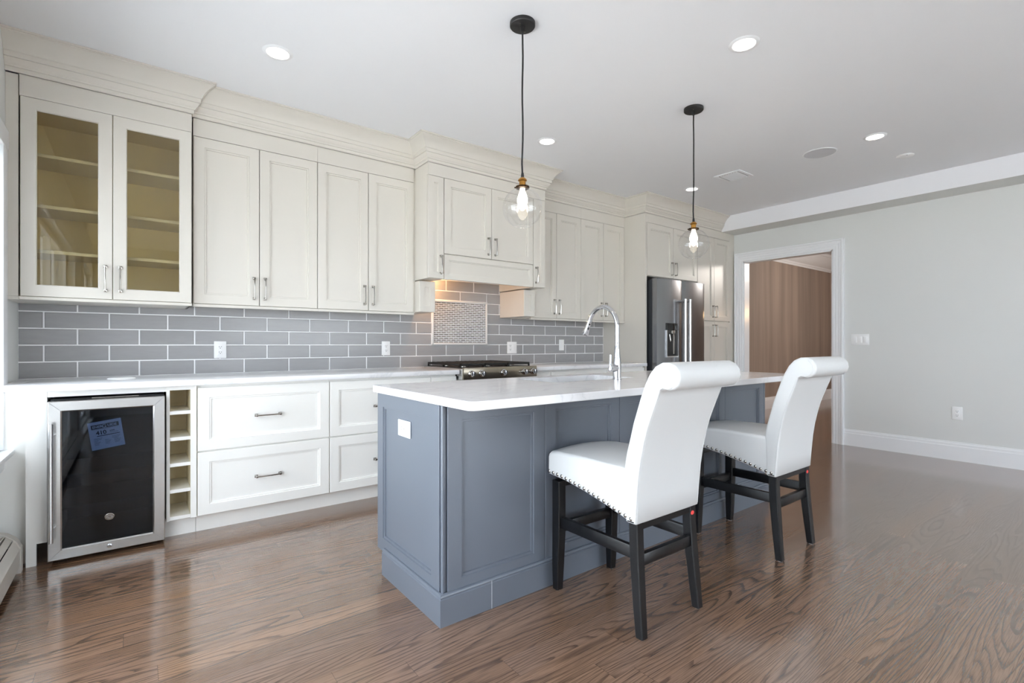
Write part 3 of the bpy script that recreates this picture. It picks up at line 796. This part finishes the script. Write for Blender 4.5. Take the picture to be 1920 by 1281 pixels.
for i, (px, py) in enumerate(path):
    mm = {0: Vector((-1, 0)), 1: Vector((-1, -1)), 2: Vector((1, -1)), 3: Vector((1, 0))}[i]
    rings.append([(px + mm.x * d, py + mm.y * d, z) for d, z in BP])
bs = MB().loft(rings).build('baseboard', M['island'], t_, 25)
MB().box(1.2065, 1.2075, iy0 - .0156, iy0 - .0146, .0, .118).build('joint', M['trim'], bs, 0)
# island worktop with the sink opening cut out
sx0, sx1, sy0, sy1 = 1.80, 2.47, -2.075, -1.74
wx0, wx1, wy0, wy1 = .955, 3.660, -2.562, -1.622
def rrect(x0, x1, y0, y1, r_, n=6):
    pts = []
    for cx, cy_, a0 in ((x1 - r_, y1 - r_, 0), (x0 + r_, y1 - r_, 90), (x0 + r_, y0 + r_, 180), (x1 - r_, y0 + r_, 270)):
        for i in range(n + 1):
            a = math.radians(a0 + 90 * i / n); pts.append((cx + r_ * math.cos(a), cy_ + r_ * math.sin(a)))
    return pts
outer = rrect(wx0, wx1, wy0, wy1, .035); inner = rrect(sx0, sx1, sy0, sy1, .018)
e = .003
oi = rrect(wx0 + e, wx1 - e, wy0 + e, wy1 - e, .032)
b = MB()
rings = [[(x, y, ct1) for x, y in inner], [(x, y, ct1) for x, y in oi], [(x, y, ct1 - e) for x, y in outer], [(x, y, ct0 + e) for x, y in outer],
         [(x, y, ct0) for x, y in oi], [(x, y, ct0) for x, y in inner], [(x, y, ct1) for x, y in inner]]
b.loft(rings, False)
bmesh.ops.remove_doubles(b.b, verts=b.b.verts[:], dist=1e-5)
tag(b.build('island_worktop', M['quartz'], None, 30), 'white quartz worktop with rounded corners overhanging the blue-grey island', 'worktop')
# undermount basin
t_ = empty('sink', (2.135, -1.9, .66), 'stainless undermount sink set into the island worktop', 'sink')
b = MB(); z0 = ct0 - .0006
R1 = rrect(sx0 - .02, sx1 + .02, sy0 - .02, sy1 + .02, .02); R2 = rrect(sx0 - .004, sx1 + .004, sy0 - .004, sy1 + .004, .02); R3 = rrect(sx0 + .004, sx1 - .004, sy0 + .004, sy1 - .004, .03)
b.loft([[(x, y, z0) for x, y in R1], [(x, y, z0) for x, y in R2], [(x, y, z0 - .19) for x, y in R3], [(2.135 + (x - 2.135) * .3, -1.9 + (y + 1.9) * .3, z0 - .20) for x, y in R3]], False)
b.loft([[(x, y, z0 - .002) for x, y in R1], [(x, y, z0 - .19) for x, y in R1], [(x, y, z0 - .202) for x, y in R3]], True)
b.build('basin', mat('brushed_basin_steel', lin(120, 121, 123), .35, 1), t_, 30)
MB().lathe((2.135, -1.9, z0 - .2008), [(.045, 0), (.045, .003), (.036, .004), (.03, .001), (.0001, .001)], 24).build('drain', M['chrome'], t_)
# pull-down faucet
FX, FY = 2.232, -2.135
t_ = empty('faucet', (FX, FY, .915), 'tall chrome gooseneck pull-down faucet beside the island sink', 'faucet')
MB().lathe((FX, FY, .9152), [(.027, 0), (.027, .004), (.0245, .006), (.0235, .06), (.0225, .10), (.0175, .15), (.0155, .175), (.0155, .178)], 28, cap=True).build('base', M['chrome'], t_)
pts = [(FX, FY, 1.092), (FX, FY, 1.15), (FX, FY, 1.225)]
R_ = .112
for i in range(1, 19):
    a = PI - i / 18 * math.radians(158)
    pts.append((FX, FY + R_ + R_ * math.cos(a), 1.225 + R_ * math.sin(a) * 1.06))
MB().tube(pts, .0135, 16).build('spout', M['chrome'], t_)
p_, q_ = Vector(pts[-1]), (Vector(pts[-1]) - Vector(pts[-2])).normalized()
sp = MB().tube([p_ + q_ * d for d in (-.001, .004, .02, .06, .092, .098)], [.0135, .0148, .0150, .0185, .0225, .0205], 20).build('spray_head', M['chrome'], t_)
side = Vector((-1, 0, 0)); up_ = q_.cross(side).normalized()
c1 = p_ + q_ * .036 - up_ * 0; b = MB()
for d, s0 in ((.030, .006), (.058, .010)):
    cc = p_ + q_ * d + Vector((0, -1, 0)) * (.0165 if d < .04 else .0185) * .9 + side * .006
    b.tube([cc - q_ * s0, cc - q_ * s0 * .3, cc + q_ * s0 * .3, cc + q_ * s0], [.002, .0055, .0055, .002], 10)
b.build('spray_button', M['black'], sp)
b = MB(); hz = .983
b.tube([(FX, FY, hz), (FX - .030, FY - .003, hz), (FX - .058, FY - .006, hz), (FX - .066, FY - .007, hz)], [.0215, .0215, .0195, .012], 20)
hb = b.build('valve', M['chrome'], t_)
b = MB(); b.tube([(FX - .068, FY - .007, hz - .016), (FX - .070, FY - .007, hz - .004), (FX - .066, FY - .006, hz + .02), (FX - .062, FY - .005, hz + .078)], [.009, .011, .007, .006], 14)
b.build('lever', M['chrome'], hb)

# ------------------------------------------------------------------ counter stools
def make_stool(loc, label):
    t_ = empty('counter_stool', loc, label, 'stool', 'counter stools at the island')
    hw = .206
    def sweep(prof, hw_, r_, name, m, parent, crown=None, taper=None):
        n = len(prof); P = [Vector(p) for p in prof]; N = []
        for i in range(n):
            d = (P[(i + 1) % n] - P[i - 1]).normalized(); N.append(Vector((d.y, -d.x)))
        area = sum(P[i].x * P[(i + 1) % n].y - P[(i + 1) % n].x * P[i].y for i in range(n))
        if area < 0: N = [-q for q in N]
        sl = []
        for i in range(7):
            a = PI / 2 * i / 6; sl.append((hw_ - r_ + r_ * math.cos(a) if False else hw_ - r_ + r_ * math.sin(PI / 2 - a), r_ * (1 - math.cos(PI / 2 - a)) * 0 + r_ * (1 - math.sin(a)) if False else r_ * (1 - math.sin(a))))
        # from the end cap inwards: x = hw - r + r cos(a), inset = r (1 - sin(a))
        left = [(-x, ins) for x, ins in sl]; inner_ = [(x, 0) for x in (-hw_ * .66, -hw_ * .33, 0, hw_ * .33, hw_ * .66)]
        right = [(x, ins) for x, ins in reversed(sl)]
        rings = []
        for x, ins in left + inner_ + right:
            rg = []
            for q, nn in zip(P, N):
                v = q - nn * ins; z = v.y
                if crown: z += crown(x / hw_, v.x, v.y)
                k_ = taper(v.y) if taper else 1
                rg.append((loc[0] + x * k_, loc[1] + v.x, loc[2] + z))
            rings.append(rg)
        return MB().loft(rings).build(name, m, parent, 60)
    # seat: profile in (y, z); skirt hangs lower towards the back
    seat = [(.262, .522), (.268, .535), (.268, .602), (.262, .618), (.248, .629), (.20, .634), (.10, .637), (0, .638), (-.10, .637), (-.190, .636),
            (-.215, .60), (-.222, .50), (-.222, .432), (-.16, .445), (-.08, .467), (.04, .494), (.16, .514)]
    st = sweep(seat, hw, .016, 'seat', M['leather'], t_, lambda u, y, z: (.014 * (1 - u * u) if z > .62 else 0))
    # back: curves backwards into a rolled top
    front = [(-.183, .640), (-.193, .70), (-.211, .763), (-.226, .82), (-.243, .87), (-.262, .925), (-.282, .973), (-.303, 1.012), (-.328, 1.040), (-.358, 1.055)]
    roll = [(-.388, 1.056), (-.414, 1.045), (-.430, 1.024), (-.434, 1.000), (-.427, .976), (-.410, .960), (-.390, .954), (-.366, .957), (-.350, .951)]
    rear = [(-.343, .925), (-.324, .878), (-.300, .815), (-.282, .753), (-.266, .68), (-.255, .607), (-.247, .52), (-.244, .436)]
    low = [(-.236, .430), (-.200, .430), (-.190, .436), (-.188, .52), (-.184, .60)]
    bk = sweep(front + roll + rear + low, hw + .002, .012, 'backrest', M['leather'], t_, None, lambda z: 1 + max(0, (z - .9)) * .06)
    for s_ in (-1, 1):
        x = s_ * (hw + .001)
        pts = [(loc[0] + x * (1 + max(0, z - .9) * .06), loc[1] + y + .004, loc[2] + z) for y, z in [(-.400, 1.045), (-.420, 1.022), (-.424, 1.0), (-.418, .980), (-.404, .968), (-.388, .962), (-.368, .965), (-.354, .957)] + rear[:-1] + [(-.241, .44)]]
        MB().tube(pts, .0036, 8).build('piping', M['leather'], bk)
    pts = [(loc[0] + x, loc[1] - .3755, loc[2] + .966) for x in (-.2, -.1, 0, .1, .2)]
    b = MB()
    sk = [(.262, .522), (.16, .514), (.04, .494), (-.08, .467), (-.16, .445), (-.222, .432)]
    def zat(y):
        for (y1, z1), (y0, z0) in zip(sk, sk[1:]):
            if y0 <= y <= y1: return z0 + (z1 - z0) * (y - y0) / (y1 - y0)
        return .43
    for s_ in (-1, 1):
        for i in range(18):
            y = .254 - i * (.254 + .218) / 17
            b.lathe((loc[0] + s_ * (hw - .001), loc[1] + y, loc[2] + zat(y) + .017), [(.0085, 0), (.0078, s_ * .003), (.0050, s_ * .0050), (.0003, s_ * .006)], 10, 'x')
    b2 = b
    for i in range(15):
        x = -.19 + i * .38 / 14
        b2.lathe((loc[0] + x, loc[1] + .267, loc[2] + .542), [(.0085, 0), (.0078, .003), (.0050, .0050), (.0003, .006)], 10, 'y')
    b2.build('nailhead_trim', M['nickel'], st)
    def leg(pts, wid, name='leg'):
        b = MB(); rings = []
        for (x, y, z), (wx, wy) in zip(pts, wid):
            c_ = .004
            rings.append([(loc[0] + x + a * wx / 2, loc[1] + y + c * wy / 2, loc[2] + z) for a, c in
                          ((-1 + 2 * c_ / wx, -1), (1 - 2 * c_ / wx, -1), (1, -1 + 2 * c_ / wy), (1, 1 - 2 * c_ / wy), (1 - 2 * c_ / wx, 1), (-1 + 2 * c_ / wx, 1), (-1, 1 - 2 * c_ / wy), (-1, -1 + 2 * c_ / wy))])
        b.loft(rings); o_ = b.build(name, M['black_wood'], t_, 30)
        x, y, z = pts[0]
        MB().lathe((loc[0] + x, loc[1] + y, loc[2]), [(.012, 0), (.013, .004)], 12, cap=True).build('glide', M['glide'], o_)
        return o_
    for s_ in (-1, 1):
        leg([(s_ * .180, .2245, .004), (s_ * .180, .2225, .12), (s_ * .178, .219, .28), (s_ * .178, .219, .50)], [(.037, .034), (.043, .042), (.045, .048), (.045, .048)])
        rl = leg([(s_ * .186, -.252, .004), (s_ * .183, -.240, .12), (s_ * .178, -.226, .27), (s_ * .176, -.220, .36), (s_ * .176, -.218, .434)], [(.036, .034), (.040, .038), (.042, .042), (.042, .042), (.042, .042)])
        if s_ == 1:
            b = MB(); b.lathe((loc[0] + .165, loc[1] - .2405, loc[2] + .404), [(.0002, -.0006), (.0085, -.0006), (.009, .0)], 18, 'y')
            for v in b.b.verts: v.co.x = loc[0] + .168 + (v.co.x - loc[0] - .165) * 1.35
            st_ = b.build('sticker', M['red'], rl); st_['label'] = 'small red oval sticker'
        MB().box(loc[0] + s_ * .176 - .011, loc[0] + s_ * .176 + .011, loc[1] - .212, loc[1] + .200, loc[2] + .288, loc[2] + .338, .002).build('side_stretcher', M['black_wood'], t_, 30)
    MB().box(loc[0] - .156, loc[0] + .156, loc[1] - .238, loc[1] - .216, loc[2] + .262, loc[2] + .308, .002).build('rear_stretcher', M['black_wood'], t_, 30)
    MB().box(loc[0] - .156, loc[0] + .156, loc[1] + .207, loc[1] + .231, loc[2] + .262, loc[2] + .308, .002).build('front_stretcher', M['black_wood'], t_, 30)
    MB().box(loc[0] - .156, loc[0] + .156, loc[1] - .235, loc[1] - .215, loc[2] + .405, loc[2] + .44).build('rear_rail', M['black_wood'], t_, 0)
    MB().box(loc[0] - .156, loc[0] + .156, loc[1] + .21, loc[1] + .23, loc[2] + .47, loc[2] + .515).build('front_rail', M['black_wood'], t_, 0)
    return t_
s1 = make_stool((1.725, -2.602, 0), 'white leather roll-back counter stool nearer the cooler end of the island')
dup(s1, (2.847, -2.602, 0), 'white leather roll-back counter stool nearer the doorway end of the island')

# ------------------------------------------------------------------ pendants
def pendant(loc, label):
    t_ = empty('pendant_light', loc, label, 'pendant light', 'globe pendants over the island')
    x, y, z = loc
    b = MB(); b.lathe((x, y, z), [(.0640, 0), (.0640, -.016), (.061, -.020), (.012, -.021), (.010, -.045), (.0001, -.045)], 40)
    cn = b.build('ceiling_rose', M['black'], t_)
    for s_ in (-1, 1): MB().lathe((x + s_ * .028, y + s_ * .016, z - .0205), [(.0055, 0), (.0045, -.006), (.0001, -.007)], 12).build('screw', M['nickel'], cn)
    zb = 1.972 - ZC + z
    pts = [(x + .004 * math.sin(i * .9) * (0 if i in (0, 12) else 1), y + .003 * math.sin(i * .7 + 1) * (0 if i in (0, 12) else 1), z - .04 + (zb - z + .04) * i / 12) for i in range(13)]
    MB().tube(pts, .0046, 8).build('cord', M['black'], t_)
    b = MB(); b.lathe((x, y, zb), [(.0001, .014), (.006, .014), (.008, .0), (.0085, -.012), (.006, -.013)], 16); b.build('cord_grip', M['black'], t_)
    b = MB(); b.lathe((x, y, zb), [(.007, -.008), (.013, -.012), (.020, -.018), (.0225, -.022), (.0225, -.026), (.0165, -.029), (.0165, -.052), (.020, -.054), (.021, -.060), (.0001, -.060)], 28)
    sk = b.build('socket', M['brass'], t_)
    b = MB(); b.lathe((x, y, zb), [(.021, -.052), (.0345, -.055), (.0355, -.060), (.0345, -.064), (.018, -.066)], 28)
    for q in range(3):
        a = q * 2.094 + .4; b.tube([(x + .033 * math.cos(a), y + .033 * math.sin(a), zb - .060), (x + .041 * math.cos(a), y + .041 * math.sin(a), zb - .060)], .0035, 8)
    b.build('gallery_ring', M['bronze'], sk)
    R_ = .101; zc = zb - .163
    prof = []
    for i in range(25):
        a = math.radians(18 + (156 - 18) * i / 24); prof.append((R_ * math.sin(a), R_ * math.cos(a)))
    prof = [(.030, R_ * math.cos(math.radians(18)) + .012)] + prof
    gl = MB().lathe((x, y, zc), prof, 48).build('globe', M['clear'], t_, 60)
    rr, rz = prof[-1]
    MB().tube([(x + rr * math.cos(2 * PI * i / 36), y + rr * math.sin(2 * PI * i / 36), zc + rz) for i in range(37)], .0014, 6, False).build('rim', M['clear'], gl, 60)
    b = MB(); b.lathe((x, y, zb - .062), [(.012, 0), (.013, -.015), (.020, -.032), (.0265, -.055), (.0255, -.075), (.017, -.098), (.0085, -.112), (.0001, -.116)], 28)
    bu = b.build('bulb', M['bulb'], t_, 60)
    lp = bpy.data.lights.new('pendant_lamp', 'POINT'); lp.energy = 5; lp.color = (1, .80, .56); lp.shadow_soft_size = .03
    o_ = bpy.data.objects.new('pendant_lamp', lp); C.objects.link(o_); o_.location = (x, y, zb - .155)
    return t_
pendant((1.560, -2.098, ZC), 'clear glass globe pendant on a black cord, hanging nearer the wine cooler')
pendant((3.062, -2.098, ZC), 'clear glass globe pendant on a black cord, hanging in front of the refrigerator')

# ------------------------------------------------------------------ ceiling fittings
LAB = {(0.635, -1.075): 'round recessed downlight above the wide two-door wall cabinets', (2.625, -1.072): 'round recessed downlight in front of the hood surround',
       (4.640, -1.065): 'round recessed downlight crossed by the cord of the farther pendant', (2.621, -2.685): 'round recessed downlight over the stools, between the pendant canopies and the open floor',
       (4.606, -2.688): 'round recessed downlight between the ceiling speaker and smoke detector'}
first = None
for (lx, ly), lab in LAB.items():
    if first is None:
        t_ = empty('downlight', (lx, ly, ZC), lab, 'downlight', 'recessed ceiling downlights')
        MB().lathe((lx, ly, ZC), [(.057, -.004), (.060, -.0065), (.074, -.004), (.078, -.0005), (.078, 0)], 40).build('trim_ring', M['trim'], t_)
        MB().lathe((lx, ly, ZC), [(.0001, -.003), (.057, -.004)], 40).build('lens', M['lamp'], t_)
        first = t_
    else: dup(first, (lx, ly, ZC), lab)
t_ = empty('ceiling_speaker', (4.63, -2.286, ZC), 'large round grey speaker grille flush in the ceiling', 'speaker')
MB().lathe((4.63, -2.286, ZC), [(.118, -.004), (.121, -.006), (.126, -.004), (.127, 0)], 48).build('rim', M['trim'], t_)
MB().lathe((4.63, -2.286, ZC), [(.0001, -.0045), (.118, -.004)], 48).build('grille', M['grille'], t_)
t_ = empty('smoke_detector', (5.28, -2.706, ZC), 'small white round detector on the ceiling near the beam', 'smoke detector')
MB().lathe((5.28, -2.706, ZC), [(.062, 0), (.062, -.004), (.052, -.010), (.035, -.012), (.0001, -.013)], 36).build('cover', M['plastic'], t_)
MB().lathe((5.238, -2.730, ZC - .0095), [(.0045, .002), (.0045, -.0016), (.0001, -.002)], 12).build('indicator', M['plastic_dark'], t_)
vx0, vx1, vy0, vy1 = 4.462, 4.728, -1.672, -1.415
t_ = empty('air_vent', ((vx0 + vx1) / 2, (vy0 + vy1) / 2, ZC), 'white square louvred air vent in the ceiling', 'vent')
b = MB(); fw = .03
for x0, x1, y0, y1 in ((vx0, vx1, vy0, vy0 + fw), (vx0, vx1, vy1 - fw, vy1), (vx0, vx0 + fw, vy0 + fw, vy1 - fw), (vx1 - fw, vx1, vy0 + fw, vy1 - fw)): b.box(x0, x1, y0, y1, ZC - .008, ZC - .0005, .002)
b.build('frame', M['trim'], t_, 30)
MB().box(vx0 + .02, vx1 - .02, vy0 + .02, vy1 - .02, ZC - .0012, ZC - .0004).build('duct', mat('duct_grey', lin(70, 70, 72), .8), t_, 0)
for i in range(7):
    yy = vy0 + fw + .012 + i * .0255
    MB().loft([[(q, yy, ZC - .002), (q, yy + .012, ZC - .012), (q, yy + .014, ZC - .011), (q, yy + .002, ZC - .001)] for q in (vx0 + fw, vx1 - fw)]).build('louvre', M['trim'], t_, 0)

# ------------------------------------------------------------------ baseboard heater along the left wall
t_ = empty('baseboard_heater', (XL, -2.4, 0), 'cream metal baseboard heater along the left wall by the cooler', 'heater')
y0, y1 = -4.4, -.622
b = MB(); P = [(.003, 0.02), (.008, 0.02), (.008, .185), (.020, .190), (.028, .186), (.022, .178), (.003, .178)]
b.loft([[(XL + d, y, z) for d, z in [(.001, .0), (.012, .0), (.012, .180), (.040, .192), (.042, .188), (.016, .174), (.016, .2), (.001, .2)]] for y in (y0, y1 - .012)])
b.build('back_plate', M['cream'], t_, 30)
b = MB(); b.loft([[(XL + d, y, z) for d, z in [(.092, .035), (.096, .035), (.096, .120), (.090, .128), (.082, .150), (.072, .162), (.070, .158), (.080, .146), (.088, .124), (.092, .118)]] for y in (y0, y1 - .012)])
b.build('front_cover', M['cream'], t_, 30)
b = MB(); b.loft([[(XL + d, y, z) for d, z in [(.046, .184), (.068, .166), (.070, .168), (.048, .187)]] for y in (y0, y1 - .012)]); b.build('damper', M['cream'], t_, 30)
b = MB(); b.box(XL + .02, XL + .085, y0, y1 - .014, .05, .13); b.build('fin_core', M['dark'], t_, 0)
b = MB(); b.loft([[(XL + d, y, z) for d, z in [(.001, 0), (.100, 0), (.100, .124), (.094, .132), (.086, .154), (.074, .170), (.046, .194), (.016, .203), (.001, .203)]] for y in (y1 - .05, y1)])
b.build('end_cap', M['cream'], t_, 30)
